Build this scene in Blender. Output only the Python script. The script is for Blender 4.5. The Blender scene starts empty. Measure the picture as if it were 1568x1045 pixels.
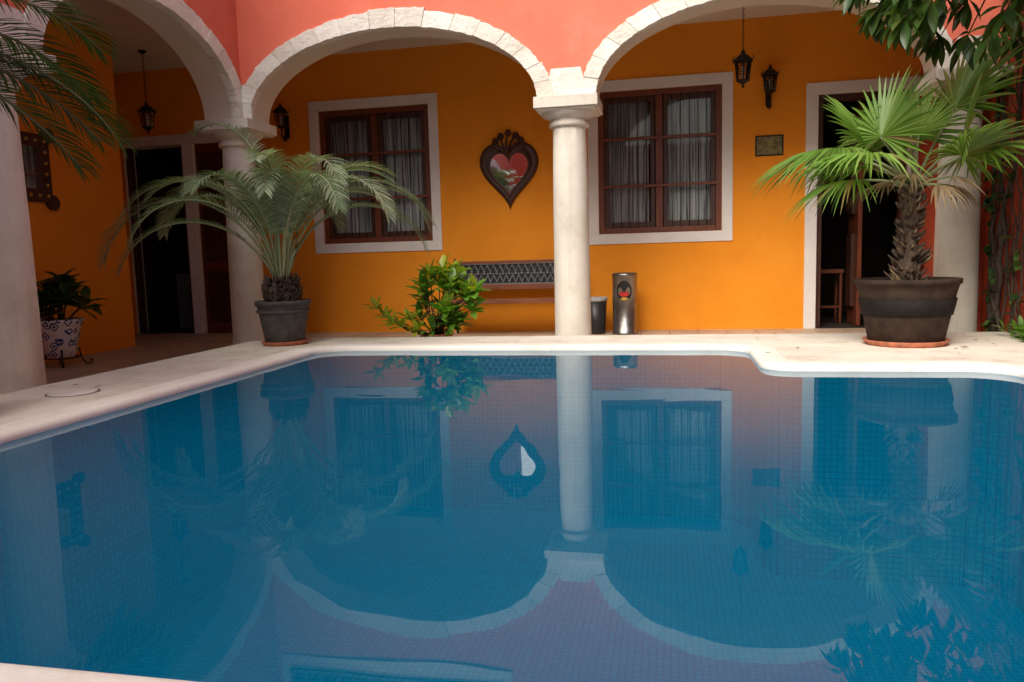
import bpy, math, random
from math import sin, cos, pi, radians, sqrt
from mathutils import Vector, Matrix, noise
random.seed(7)
SC=bpy.context.scene
COL=SC.collection

# ------------------------------------------------------------------ materials
def _new(name):
    m=bpy.data.materials.new(name); m.use_nodes=True
    nt=m.node_tree; N=nt.nodes; Lk=nt.links
    b=N['Principled BSDF']
    return m,nt,N,Lk,b
def mixc(N,Lk,fac,a,b,mode='MIX'):
    n=N.new('ShaderNodeMix'); n.data_type='RGBA'; n.blend_type=mode
    for sock,val in ((n.inputs[0],fac),(n.inputs[6],a),(n.inputs[7],b)):
        if hasattr(val,'is_output'): Lk.new(val,sock)
        else: sock.default_value=val if not isinstance(val,tuple) else (val+(1,) if len(val)==3 else val)
    return n.outputs[2]
def ramp(N,Lk,src,stops):
    r=N.new('ShaderNodeValToRGB'); e=r.color_ramp.elements
    e[0].position=stops[0][0]; e[0].color=stops[0][1]+(1,)
    e[1].position=stops[-1][0]; e[1].color=stops[-1][1]+(1,)
    for p,c in stops[1:-1]:
        q=e.new(p); q.color=c+(1,)
    Lk.new(src,r.inputs[0]); return r.outputs[0]
def tex(N,Lk,kind,scale,detail=4,coord=None,rough=.55):
    t=N.new(kind)
    t.inputs['Scale'].default_value=scale
    if 'Detail' in t.inputs: t.inputs['Detail'].default_value=detail
    if 'Roughness' in t.inputs: t.inputs['Roughness'].default_value=rough
    if coord is not None: Lk.new(coord,t.inputs['Vector'])
    return t
def plaster(name,c1,c2,scale=1.3,rough=.85,bump=.25,stain=None,bscale=40,var=False,streak=0,bdet=2,bdist=.01):
    m,nt,N,Lk,b=_new(name)
    g=N.new('ShaderNodeNewGeometry').outputs['Position']
    t=tex(N,Lk,'ShaderNodeTexNoise',scale,4,g,.62)
    col=ramp(N,Lk,t.outputs['Fac'],[(.3,c1),(.7,c2)])
    if streak:
        mp=N.new('ShaderNodeMapping'); mp.inputs['Scale'].default_value=(3,3,.25); Lk.new(g,mp.inputs['Vector'])
        t4=tex(N,Lk,'ShaderNodeTexNoise',2.2,3,mp.outputs[0],.7)
        f4=ramp(N,Lk,t4.outputs['Fac'],[(.5,(0,0,0)),(.75,(1,1,1))])
        s=N.new('ShaderNodeMath'); s.operation='MULTIPLY'; Lk.new(f4,s.inputs[0]); s.inputs[1].default_value=streak
        col=mixc(N,Lk,s.outputs[0],col,tuple(x*.55 for x in c1))
    if stain:
        t5=tex(N,Lk,'ShaderNodeTexNoise',2.1,6,g,.72)
        f5=ramp(N,Lk,t5.outputs['Fac'],[(.52,(0,0,0)),(.72,(1,1,1))])
        s=N.new('ShaderNodeMath'); s.operation='MULTIPLY'; Lk.new(f5,s.inputs[0]); s.inputs[1].default_value=stain[1]
        col=mixc(N,Lk,s.outputs[0],col,stain[0])
    if var:
        a=N.new('ShaderNodeAttribute'); a.attribute_name='var'
        f=ramp(N,Lk,a.outputs['Fac'],[(0,(.84,.82,.78)),(1,(1.04,1.04,1.04))])
        col=mixc(N,Lk,1.0,col,f,'MULTIPLY')
    Lk.new(col,b.inputs['Base Color']); b.inputs['Roughness'].default_value=rough
    b.inputs['Specular IOR Level'].default_value=.2
    t2=tex(N,Lk,'ShaderNodeTexNoise',bscale,bdet,g,.6)
    bp=N.new('ShaderNodeBump'); bp.inputs['Strength'].default_value=bump; bp.inputs['Distance'].default_value=bdist
    Lk.new(t2.outputs['Fac'],bp.inputs['Height']); Lk.new(bp.outputs[0],b.inputs['Normal'])
    return m
def wood(name,c1,c2,scale=6,rough=.45,axis=(1,1,.08)):
    m,nt,N,Lk,b=_new(name)
    g=N.new('ShaderNodeNewGeometry').outputs['Position']
    mp=N.new('ShaderNodeMapping'); mp.inputs['Scale'].default_value=axis; Lk.new(g,mp.inputs['Vector'])
    t=tex(N,Lk,'ShaderNodeTexNoise',scale*6,4,mp.outputs[0],.65)
    Lk.new(ramp(N,Lk,t.outputs['Fac'],[(.3,c1),(.7,c2)]),b.inputs['Base Color'])
    b.inputs['Roughness'].default_value=rough
    return m
def simple(name,c,rough=.5,metal=0,nscale=15,amt=.3,bump=.1,spec=.5):
    m,nt,N,Lk,b=_new(name)
    g=N.new('ShaderNodeTexCoord').outputs['Object']
    t=tex(N,Lk,'ShaderNodeTexNoise',nscale,3,g,.6)
    lo=tuple(x*(1-amt) for x in c); hi=tuple(min(1,x*(1+amt)) for x in c)
    Lk.new(ramp(N,Lk,t.outputs['Fac'],[(.3,lo),(.7,hi)]),b.inputs['Base Color'])
    b.inputs['Roughness'].default_value=rough; b.inputs['Metallic'].default_value=metal
    b.inputs['Specular IOR Level'].default_value=spec
    if bump>.15:
        bp=N.new('ShaderNodeBump'); bp.inputs['Strength'].default_value=bump; bp.inputs['Distance'].default_value=.005
        Lk.new(t.outputs['Fac'],bp.inputs['Height']); Lk.new(bp.outputs[0],b.inputs['Normal'])
    return m
def leafmat(name,stops,rough=.45,trans=.35):
    m,nt,N,Lk,b=_new(name)
    a=N.new('ShaderNodeAttribute'); a.attribute_name='var'
    col=ramp(N,Lk,a.outputs['Fac'],stops)
    Lk.new(col,b.inputs['Base Color']); b.inputs['Roughness'].default_value=rough
    tr=N.new('ShaderNodeBsdfTranslucent'); tc=mixc(N,Lk,1.0,col,(1.3,1.5,.5),'MULTIPLY'); Lk.new(tc,tr.inputs['Color'])
    mx=N.new('ShaderNodeMixShader'); mx.inputs[0].default_value=trans
    Lk.new(b.outputs[0],mx.inputs[1]); Lk.new(tr.outputs[0],mx.inputs[2])
    Lk.new(mx.outputs[0],N['Material Output'].inputs['Surface'])
    return m

M={}
M['orange']=plaster('orange_plaster',(.80,.275,.016),(.87,.32,.024),.9,.8,.35,((.66,.20,.014),.28),bscale=3.5,bdist=.03)
M['coral']=plaster('coral_plaster',(.72,.165,.10),(.79,.205,.135),1.0,.85,.35,((.78,.34,.24),.25),bscale=4,streak=.12,bdist=.03)
M['redwall']=plaster('red_plaster',(.40,.055,.025),(.52,.09,.042),1.6,.88,.4,((.14,.05,.035),.5),streak=.3)
M['stone']=plaster('arch_stone',(.72,.69,.62),(.86,.84,.79),5.0,.9,.9,((.52,.45,.34),.45),bscale=20,var=True,bdet=5,bdist=.02)
M['column']=plaster('column_stone',(.62,.58,.50),(.75,.71,.63),1.8,.85,.5,((.44,.39,.31),.5),bscale=14,streak=.25,bdet=5)
M['cream']=plaster('cream_plaster',(.64,.57,.47),(.72,.65,.55),1.2,.88,.3,bscale=4,bdist=.03)
M['white']=plaster('white_paint_band',(.70,.68,.65),(.78,.76,.73),3,.7,.2,((.55,.50,.44),.25))
M['coping']=plaster('coping_concrete',(.74,.70,.63),(.84,.81,.75),1.1,.9,.45,((.56,.46,.34),.45),bscale=25,bdet=4)
M['deck']=plaster('deck_concrete',(.64,.58,.49),(.79,.74,.66),1.4,.9,.5,((.40,.30,.20),.55),bscale=25,bdet=4)
M['woodred']=wood('mahogany_wood',(.10,.022,.009),(.20,.05,.018))
M['wooddark']=wood('dark_wood',(.032,.011,.006),(.075,.024,.012))
M['woodbench']=wood('bench_wood',(.13,.035,.012),(.24,.075,.026),axis=(.08,1,1),rough=.6)
M['iron']=simple('black_iron',(.018,.017,.017),.5,.6,30,.5,.4)
M['ironblue']=simple('painted_iron',(.15,.165,.17),.6,.0,30,.4,.1)
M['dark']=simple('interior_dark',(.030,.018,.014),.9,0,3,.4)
M['steel']=simple('brushed_steel',(.30,.29,.27),.32,.9,10,.2,.1)
M['pot']=simple('grey_pot',(.075,.073,.071),.75,0,12,.3,.2,.3)
M['barrel']=simple('barrel_pot',(.042,.028,.021),.85,0,9,.35,.2,.15)
M['potband']=simple('pot_band',(.013,.011,.010),.75,0,12,.3,.1,.15)
M['terra']=simple('terracotta',(.42,.14,.07),.8,0,14,.3,.3)
M['soil']=simple('soil',(.03,.02,.014),.95,0,40,.6,1)
M['black']=simple('black_plastic',(.02,.02,.022),.4,0,10,.3,.1)
M['rim']=simple('bag_rim',(.45,.45,.45),.5,0,20,.2,.3)
M['yellow']=simple('yellow_stud',(.55,.33,.06),.5,0,20,.3,.1)
M['red']=simple('red_label',(.55,.03,.02),.45,0,20,.2,.1)
M['plaque']=simple('plaque_olive',(.16,.13,.04),.5,.2,18,.6,.4)
M['counter']=simple('counter_grey',(.16,.17,.19),.6,0,8,.2,.1)
M['trunk']=simple('palm_trunk',(.075,.05,.033),.95,0,22,.6,1)
M['bark']=simple('vine_bark',(.07,.05,.038),.95,0,22,.5,1)
M['palm']=leafmat('palm_leaf',[(0,(.07,.12,.05)),(.5,(.17,.235,.14)),(1,(.38,.44,.31))],.5,.28)
M['palmdark']=leafmat('dark_palm_leaf',[(0,(.03,.07,.015)),(.5,(.06,.13,.03)),(1,(.13,.22,.07))])
M['rachis']=leafmat('palm_rachis',[(0,(.18,.22,.10)),(1,(.34,.37,.20))],.5,.1)
M['fan']=leafmat('fan_leaf',[(0,(.25,.19,.07)),(.12,(.07,.14,.02)),(.6,(.13,.26,.035)),(1,(.28,.42,.11))])
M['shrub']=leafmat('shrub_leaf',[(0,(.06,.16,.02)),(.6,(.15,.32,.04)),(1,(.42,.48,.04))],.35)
M['darkleaf']=leafmat('dark_leaf',[(0,(.025,.06,.012)),(.6,(.05,.11,.02)),(.93,(.09,.17,.03)),(1,(.30,.13,.05))],.35)
M['treeleaf']=leafmat('tree_leaf',[(0,(.02,.05,.01)),(.7,(.05,.11,.02)),(1,(.12,.22,.045))],.35)
M['dryleaf']=leafmat('dry_leaf',[(0,(.12,.08,.04)),(1,(.30,.22,.12))],.8,.2)

def floor_tile():
    m,nt,N,Lk,b=_new('floor_tile')
    g=N.new('ShaderNodeNewGeometry').outputs['Position']
    br=N.new('ShaderNodeTexBrick'); br.offset=0; br.inputs['Scale'].default_value=1
    br.inputs['Brick Width'].default_value=.42; br.inputs['Row Height'].default_value=.42; br.inputs['Mortar Size'].default_value=.008
    br.inputs['Color1'].default_value=(.50,.38,.27,1); br.inputs['Color2'].default_value=(.58,.45,.33,1); br.inputs['Mortar'].default_value=(.30,.22,.15,1)
    Lk.new(g,br.inputs['Vector'])
    t=tex(N,Lk,'ShaderNodeTexNoise',3,4,g,.65)
    f=ramp(N,Lk,t.outputs['Fac'],[(.3,(.75,.73,.7)),(.7,(1.1,1.1,1.1))])
    Lk.new(mixc(N,Lk,1.0,br.outputs['Color'],f,'MULTIPLY'),b.inputs['Base Color']); b.inputs['Roughness'].default_value=.5
    return m
M['floor']=floor_tile()
def pool_tile():
    m,nt,N,Lk,b=_new('pool_mosaic')
    g=N.new('ShaderNodeNewGeometry').outputs['Position']
    sx=N.new('ShaderNodeSeparateXYZ'); Lk.new(g,sx.inputs[0])
    S=.05; mx=None
    for i in range(3):
        d=N.new('ShaderNodeMath'); d.operation='DIVIDE'; Lk.new(sx.outputs[i],d.inputs[0]); d.inputs[1].default_value=S
        fr=N.new('ShaderNodeMath'); fr.operation='FRACT'; Lk.new(d.outputs[0],fr.inputs[0])
        s=N.new('ShaderNodeMath'); s.operation='SUBTRACT'; Lk.new(fr.outputs[0],s.inputs[0]); s.inputs[1].default_value=.5
        a=N.new('ShaderNodeMath'); a.operation='ABSOLUTE'; Lk.new(s.outputs[0],a.inputs[0])
        c=N.new('ShaderNodeMath'); c.operation='GREATER_THAN'; Lk.new(a.outputs[0],c.inputs[0]); c.inputs[1].default_value=.44
        if mx is None: mx=c.outputs[0]
        else:
            q=N.new('ShaderNodeMath'); q.operation='MAXIMUM'; Lk.new(mx,q.inputs[0]); Lk.new(c.outputs[0],q.inputs[1]); mx=q.outputs[0]
    sn=N.new('ShaderNodeVectorMath'); sn.operation='SNAP'; Lk.new(g,sn.inputs[0]); sn.inputs[1].default_value=(S,S,S)
    wn=N.new('ShaderNodeTexWhiteNoise'); Lk.new(sn.outputs[0],wn.inputs['Vector'])
    base=ramp(N,Lk,wn.outputs['Value'],[(0,(.004,.25,.42)),(1,(.006,.32,.50))])
    Lk.new(mixc(N,Lk,mx,base,(.004,.11,.26)),b.inputs['Base Color']); b.inputs['Roughness'].default_value=.35
    return m
M['mosaic']=pool_tile()
def water():
    m,nt,N,Lk,b=_new('pool_water')
    N.remove(b)
    g=N.new('ShaderNodeNewGeometry').outputs['Position']
    mp=N.new('ShaderNodeMapping'); mp.inputs['Scale'].default_value=(1,1.8,1); Lk.new(g,mp.inputs['Vector'])
    t=tex(N,Lk,'ShaderNodeTexNoise',1.5,1.5,mp.outputs[0],.5)
    bp=N.new('ShaderNodeBump'); bp.inputs['Strength'].default_value=.22; bp.inputs['Distance'].default_value=.006
    Lk.new(t.outputs['Fac'],bp.inputs['Height'])
    fr=N.new('ShaderNodeFresnel'); fr.inputs['IOR'].default_value=1.36; Lk.new(bp.outputs[0],fr.inputs['Normal'])
    gl=N.new('ShaderNodeBsdfGlossy'); gl.inputs['Roughness'].default_value=0.0; Lk.new(bp.outputs[0],gl.inputs['Normal'])
    gl.inputs['Color'].default_value=(.88,.95,.97,1)
    tr=N.new('ShaderNodeBsdfTransparent'); tr.inputs['Color'].default_value=(.55,.94,.99,1)
    df=N.new('ShaderNodeBsdfDiffuse'); df.inputs['Color'].default_value=(.001,.155,.30,1)   # suspended particles scatter blue
    m0=N.new('ShaderNodeMixShader'); m0.inputs[0].default_value=.55; Lk.new(tr.outputs[0],m0.inputs[1]); Lk.new(df.outputs[0],m0.inputs[2])
    mx=N.new('ShaderNodeMixShader'); Lk.new(fr.outputs[0],mx.inputs[0]); Lk.new(m0.outputs[0],mx.inputs[1]); Lk.new(gl.outputs[0],mx.inputs[2])
    Lk.new(mx.outputs[0],N['Material Output'].inputs['Surface'])
    return m
M['water']=water()
def glass():
    m,nt,N,Lk,b=_new('window_glass')
    N.remove(b)
    fr=N.new('ShaderNodeFresnel'); fr.inputs['IOR'].default_value=1.5
    gl=N.new('ShaderNodeBsdfGlossy'); gl.inputs['Roughness'].default_value=0.02
    tr=N.new('ShaderNodeBsdfTransparent'); tr.inputs['Color'].default_value=(.85,.88,.88,1)
    mx=N.new('ShaderNodeMixShader'); Lk.new(fr.outputs[0],mx.inputs[0]); Lk.new(tr.outputs[0],mx.inputs[1]); Lk.new(gl.outputs[0],mx.inputs[2])
    Lk.new(mx.outputs[0],N['Material Output'].inputs['Surface'])
    return m
M['glass']=glass()
def mirror():
    m,nt,N,Lk,b=_new('mirror_glass')
    b.inputs['Metallic'].default_value=1; b.inputs['Roughness'].default_value=.02
    t=tex(N,Lk,'ShaderNodeTexNoise',6,3)
    Lk.new(ramp(N,Lk,t.outputs['Fac'],[(.3,(.7,.7,.7)),(.7,(.85,.85,.85))]),b.inputs['Base Color'])
    return m
M['mirror']=mirror()
def curtain():
    m,nt,N,Lk,b=_new('curtain_fabric')
    g=N.new('ShaderNodeNewGeometry').outputs['Position']
    mp=N.new('ShaderNodeMapping'); mp.inputs['Scale'].default_value=(1,1,.03); Lk.new(g,mp.inputs['Vector'])
    t=tex(N,Lk,'ShaderNodeTexNoise',30,3,mp.outputs[0],.6)
    Lk.new(ramp(N,Lk,t.outputs['Fac'],[(.38,(.10,.10,.10)),(.46,(.45,.44,.42)),(.6,(.75,.73,.70))]),b.inputs['Base Color'])
    b.inputs['Roughness'].default_value=.9
    return m
M['curtain']=curtain()
def talavera():
    m,nt,N,Lk,b=_new('talavera_ceramic')
    g=N.new('ShaderNodeTexCoord').outputs['Object']
    v=N.new('ShaderNodeTexVoronoi'); v.inputs['Scale'].default_value=9; v.distance='MANHATTAN'; Lk.new(g,v.inputs['Vector'])
    r1=ramp(N,Lk,v.outputs['Distance'],[(.22,(.02,.03,.16)),(.26,(.75,.75,.72)),(.40,(.75,.75,.72)),(.44,(.02,.03,.20)),(.60,(.03,.05,.25)),(.64,(.7,.7,.68))])
    Lk.new(r1,b.inputs['Base Color']); b.inputs['Roughness'].default_value=.2
    return m
M['talavera']=talavera()

# ------------------------------------------------------------------ mesh builder
class MB:
    def __init__(s): s.v=[];s.f=[];s.m=[];s.sm=[];s.var=[];s.mats=[]
    def mi(s,k):
        if k not in s.mats: s.mats.append(k)
        return s.mats.index(k)
    def add(s,vs,fs,mat,smooth=False,var=None):
        o=len(s.v); s.v+= [tuple(q) for q in vs]; k=s.mi(mat)
        va=random.random() if var is None else var
        for q in fs:
            s.f.append([o+i for i in q]); s.m.append(k); s.sm.append(smooth); s.var.append(va)
    def box(s,a,b,mat,var=None,rot=None,piv=None):
        x0,y0,z0=a; x1,y1,z1=b
        vs=[Vector(p) for p in [(x0,y0,z0),(x1,y0,z0),(x1,y1,z0),(x0,y1,z0),(x0,y0,z1),(x1,y0,z1),(x1,y1,z1),(x0,y1,z1)]]
        if rot is not None:
            p=Vector(piv); vs=[rot@(v-p)+p for v in vs]
        s.add(vs,[(0,3,2,1),(4,5,6,7),(0,1,5,4),(1,2,6,5),(2,3,7,6),(3,0,4,7)],mat,False,var)
    def lathe(s,c,prof,mat,n=32,smooth=True,caps=True,sx=1,sy=1,var=None):
        vs=[];fs=[]
        for (r,z) in prof:
            for i in range(n):
                a=2*pi*i/n; vs.append((c[0]+r*cos(a)*sx,c[1]+r*sin(a)*sy,c[2]+z))
        for j in range(len(prof)-1):
            for i in range(n):
                k=(i+1)%n; fs.append((j*n+i,j*n+k,(j+1)*n+k,(j+1)*n+i))
        s.add(vs,fs,mat,smooth,var)
        if caps:
            s.add(vs[:n],[tuple(range(n))[::-1]],mat,False,var); s.add(vs[-n:],[tuple(range(n))],mat,False,var)
    def tube(s,pts,rad,mat,n=6,var=None):
        pts=[Vector(p) for p in pts]; vs=[];fs=[]
        if not hasattr(rad,'__len__'): rad=[rad]*len(pts)
        for i,p in enumerate(pts):
            t=(pts[min(i+1,len(pts)-1)]-pts[max(i-1,0)])
            if t.length<1e-6: t=Vector((0,0,1))
            t.normalize(); u=t.cross(Vector((0,0,1)) if abs(t.z)<.9 else Vector((1,0,0))).normalized(); w=t.cross(u)
            for k in range(n):
                a=2*pi*k/n; vs.append(p+(u*cos(a)+w*sin(a))*rad[i])
        for i in range(len(pts)-1):
            for k in range(n):
                q=(k+1)%n; fs.append((i*n+k,i*n+q,(i+1)*n+q,(i+1)*n+k))
        fs.append(tuple(range(n))[::-1]); fs.append(tuple(range((len(pts)-1)*n,len(pts)*n)))
        s.add(vs,fs,mat,True,var)
    def obj(s,name,parent=None,bevel=0,loc=None):
        me=bpy.data.meshes.new(name); 
        off=Vector(loc) if loc else Vector((0,0,0))
        me.from_pydata([tuple(Vector(v)-off) for v in s.v],[],s.f)
        for k in s.mats: me.materials.append(M[k])
        me.polygons.foreach_set('material_index',s.m); me.polygons.foreach_set('use_smooth',s.sm)
        at=me.attributes.new('var','FLOAT','FACE'); at.data.foreach_set('value',s.var)
        me.update(); o=bpy.data.objects.new(name,me); COL.objects.link(o); o.location=off
        if parent: o.parent=parent
        if bevel:
            b=o.modifiers.new('bev','BEVEL'); b.width=bevel; b.segments=2; b.limit_method='ANGLE'; b.angle_limit=radians(40)
        return o
def empty(name):
    e=bpy.data.objects.new(name,None); COL.objects.link(e); return e

# ------------------------------------------------------------------ world / layout constants
FZ=-.20           # corridor floor
DZ=.042           # deck
CZ=4.37           # ceiling
XL,XC,XR=-5.75,-1.207,3.26
YA=9.676; WT=.245
YW=12.1
SZ=2.90
TOP=7.2

building=empty('arcaded_courtyard_building')

def wall_open(mb,x0,x1,z0,z1,y,th,openings,mat,rev):
    xs=sorted({x0,x1}|{o[0] for o in openings}|{o[1] for o in openings}); zs=sorted({z0,z1}|{o[2] for o in openings}|{o[3] for o in openings})
    for i in range(len(xs)-1):
        for j in range(len(zs)-1):
            cx=(xs[i]+xs[i+1])/2; cz=(zs[j]+zs[j+1])/2
            if any(o[0]<cx<o[1] and o[2]<cz<o[3] for o in openings): continue
            mb.add([(xs[i],y,zs[j]),(xs[i+1],y,zs[j]),(xs[i+1],y,zs[j+1]),(xs[i],y,zs[j+1])],[(0,1,2,3)],mat)
            mb.add([(xs[i],y+th,zs[j]),(xs[i+1],y+th,zs[j]),(xs[i+1],y+th,zs[j+1]),(xs[i],y+th,zs[j+1])],[(3,2,1,0)],mat)
    for (a,b,c,d) in openings:
        for P in ([(a,c),(a,d)],[(b,c),(b,d)],[(a,d),(b,d)],[(a,c),(b,c)]):
            (p,q),(r,t)=P
            mb.add([(p,y,q),(r,y,t),(r,y+th,t),(p,y+th,q)],[(0,1,2,3)],rev)
OPEN=[(-5.70,-3.79,1.30,3.48),(-1.07,.78,1.31,3.47),(2.14,3.36,FZ,3.22),(-9.42,-8.26,FZ,3.09),(-8.05,-7.42,FZ,3.09)]
mb=MB()
wall_open(mb,-9.6,3.5,FZ-.05,CZ+.05,YW,.3,OPEN,'orange','cream')
mb.obj('back_wall',building)
mb=MB()
mb.add([(-8,-3.5,FZ-.05),(-8,10.2,FZ-.05),(-8,10.2,CZ+.05),(-8,-3.5,CZ+.05)],[(0,1,2,3)],'orange')
mb.add([(-8,10.2,FZ-.05),(-9.6,10.2,FZ-.05),(-9.6,10.2,CZ+.05),(-8,10.2,CZ+.05)],[(0,1,2,3)],'orange')
mb.add([(-9.6,10.2,FZ-.05),(-9.6,12.1,FZ-.05),(-9.6,12.1,CZ+.05),(-9.6,10.2,CZ+.05)],[(0,1,2,3)],'orange')
mb.obj('side_wall',building)
mb=MB()
mb.box((3.5,9.93,FZ-.05),(3.9,12.4,CZ+.05),'redwall')
mb.box((3.6,-3.5,FZ-.05),(4.0,9.93,TOP),'redwall')
mb.obj('red_side_wall',building)
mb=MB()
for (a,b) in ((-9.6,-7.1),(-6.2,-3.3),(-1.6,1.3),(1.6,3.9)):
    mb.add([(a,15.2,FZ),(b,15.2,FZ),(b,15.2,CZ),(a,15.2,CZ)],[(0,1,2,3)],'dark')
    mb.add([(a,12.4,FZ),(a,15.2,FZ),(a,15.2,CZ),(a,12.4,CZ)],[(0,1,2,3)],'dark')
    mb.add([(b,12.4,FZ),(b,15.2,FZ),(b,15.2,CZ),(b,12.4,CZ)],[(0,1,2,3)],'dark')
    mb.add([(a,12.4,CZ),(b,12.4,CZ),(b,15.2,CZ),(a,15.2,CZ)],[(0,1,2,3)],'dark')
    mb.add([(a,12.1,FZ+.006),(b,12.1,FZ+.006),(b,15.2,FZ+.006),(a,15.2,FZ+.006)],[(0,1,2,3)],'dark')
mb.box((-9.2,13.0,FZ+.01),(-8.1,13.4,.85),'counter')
mb.obj('interior_rooms',building)
mb=MB()
mb.box((-9.6,YA+WT+.003,CZ),(3.5,12.4,CZ+.2),'cream')
mb.box((-8.0,-3.5,CZ),(XL-WT-.003,YA+WT,CZ+.2),'cream')
mb.obj('ceiling',building)

def arcade(mb,st,axis,p0,s0,s1,arches,facedir):
    def P(s,d,z):
        c=p0+facedir*d
        return (s,c,z) if axis=='x' else (c,s,z)
    N=56
    for d in (WT,-WT):
        cur=s0; mt='coral' if d>0 else 'cream'
        for (c,a,b) in arches:
            mb.add([P(cur,d,SZ),P(c-a,d,SZ),P(c-a,d,TOP),P(cur,d,TOP)],[(0,1,2,3)],mt)
            for i in range(N):
                t0=pi*i/N;t1=pi*(i+1)/N
                A=(c-a*cos(t0),SZ+b*sin(t0));B=(c-a*cos(t1),SZ+b*sin(t1))
                mb.add([P(A[0],d,A[1]),P(B[0],d,B[1]),P(B[0],d,TOP),P(A[0],d,TOP)],[(0,1,2,3)],mt)
            cur=c+a
        mb.add([P(cur,d,SZ),P(s1,d,SZ),P(s1,d,TOP),P(cur,d,TOP)],[(0,1,2,3)],mt)
    cur=s0
    for (c,a,b) in arches:
        mb.add([P(cur,WT,SZ),P(c-a,WT,SZ),P(c-a,-WT,SZ),P(cur,-WT,SZ)],[(0,1,2,3)],'cream')
        vs=[];fs=[]
        for i in range(N+1):
            t=pi*i/N; q=(c-a*cos(t),SZ+b*sin(t)); vs+= [P(q[0],WT,q[1]),P(q[0],-WT,q[1])]
        for i in range(N): fs.append((2*i,2*i+1,2*i+3,2*i+2))
        mb.add(vs,fs,'cream',True)
        cur=c+a
    mb.add([P(cur,WT,SZ),P(s1,WT,SZ),P(s1,-WT,SZ),P(cur,-WT,SZ)],[(0,1,2,3)],'cream')
    mb.add([P(s0,WT,TOP),P(s1,WT,TOP),P(s1,-WT,TOP),P(s0,-WT,TOP)],[(0,1,2,3)],'coral')
    for (c,a,b) in arches:
        ao,bo=a+.19,b+.205
        n=17
        cuts=[0]
        for i in range(1,n): cuts.append(pi*i/n+random.uniform(-.022,.022))
        cuts.append(pi)
        for i in range(n):
            t0,t1=cuts[i]+.0014,cuts[i+1]-.0014
            K=6; vs=[];fs=[]; pr=.028+random.uniform(-.005,.007); wv=random.uniform(-.018,.016)
            for k in range(K+1):
                t=t0+(t1-t0)*k/K
                w2=wv+random.uniform(-.009,.009); w3=random.uniform(-.005,.005)
                i_=(c-(a-.012+w3)*cos(t),SZ+(b-.012+w3)*sin(t)); o_=(c-(ao+w2)*cos(t),SZ+(bo+w2)*sin(t))
                vs+= [P(i_[0],WT+pr,i_[1]),P(o_[0],WT+pr,o_[1]),P(i_[0],WT-.09,i_[1]),P(o_[0],WT-.02,o_[1])]
            for k in range(K):
                q=4*k; fs+= [(q,q+1,q+5,q+4),(q+1,q+3,q+7,q+5),(q+2,q,q+4,q+6)]
            fs+= [(0,2,3,1),(4*K,4*K+1,4*K+3,4*K+2)]
            st.add(vs,fs,'stone',False,random.random())
        vs=[];fs=[]
        for k in range(N+1):
            t=pi*k/N
            i_=(c-(a-.004)*cos(t),SZ+(b-.004)*sin(t)); o_=(c-(ao-.035)*cos(t),SZ+(bo-.035)*sin(t))
            vs+=[P(i_[0],WT+.016,i_[1]),P(o_[0],WT+.016,o_[1])]
        for k in range(N): fs.append((2*k,2*k+1,2*k+3,2*k+2))
        st.add(vs,fs,'stone',False,.2)
def springer(st,axis,p0,s,facedir,lo=-.205,hi=.205):
    def P(u,d,z):
        c=p0+facedir*d
        return (u,c,z) if axis=='x' else (c,u,z)
    d0,d1=WT-.02,WT+.022
    pts=[(s+lo*.9,SZ+.002),(s+hi*.9,SZ+.002),(s+hi,SZ+.22),(s+hi*.85,SZ+.33),(s+lo*.85,SZ+.33),(s+lo,SZ+.22)]
    n=len(pts); vs=[P(u,d1,z) for u,z in pts]+[P(u,d0,z) for u,z in pts]
    fs=[tuple(range(n))]+[(i,(i+1)%n,n+(i+1)%n,n+i) for i in range(n)]
    st.add(vs,fs,'stone',False,.6)
mb=MB(); st=MB()
A1=((XL+XC)/2,(XC-XL)/2-.35,1.0); A2=((XC+XR)/2,(XR-XC)/2-.35,1.0)
arcade(mb,st,'x',YA,XL-WT,3.598,[A1,A2],-1)
for c in (XC,): springer(st,'x',YA,c,-1)
springer(st,'x',YA,XL+.245+.12,-1,-.09,.02)
springer(st,'x',YA,XR-.02,-1,-.18,.14)
YS=[9.676,5.737,1.80,-2.14]
LA=[((YS[i]+YS[i+1])/2,(YS[i]-YS[i+1])/2-.35,1.0) for i in range(3)][::-1]
arcade(mb,st,'y',XL,-3.5,YA-WT,LA,1)
for yy in YS[1:]: springer(st,'y',XL,yy,1)
mb.obj('arcade_walls',building)
st.obj('arch_voussoirs',building,bevel=.005)

def column(x,y,name):
    c=MB()
    prof=[(.275,FZ-.02),(.275,FZ+.05),(.245,FZ+.10),(.232,FZ+.2)]
    H=2.56
    for i in range(1,13):
        t=i/12; prof.append((.232-.026*t**1.4+random.uniform(-.002,.002),FZ+.2+(H-FZ-.2)*t))
    prof+=[(.207,2.565),(.245,2.575),(.252,2.60),(.245,2.625),(.225,2.635),(.225,2.66),(.27,2.68),(.33,2.72),(.35,2.765)]
    c.lathe((x,y,0),prof,'column',40)
    c.box((x-.385,y-.385,2.765),(x+.385,y+.385,SZ-.003),'column')
    c.box((x-.355,y-.355,2.745),(x+.355,y+.355,2.766),'column')
    return c.obj(name,building,bevel=.014)
column(XL,YA,'column_corner');column(XC,YA,'column_center');column(XR-.03,YA,'column_right')
for i,yy in enumerate(YS[1:]): column(XL,yy,'column_side_%d'%i)

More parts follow.
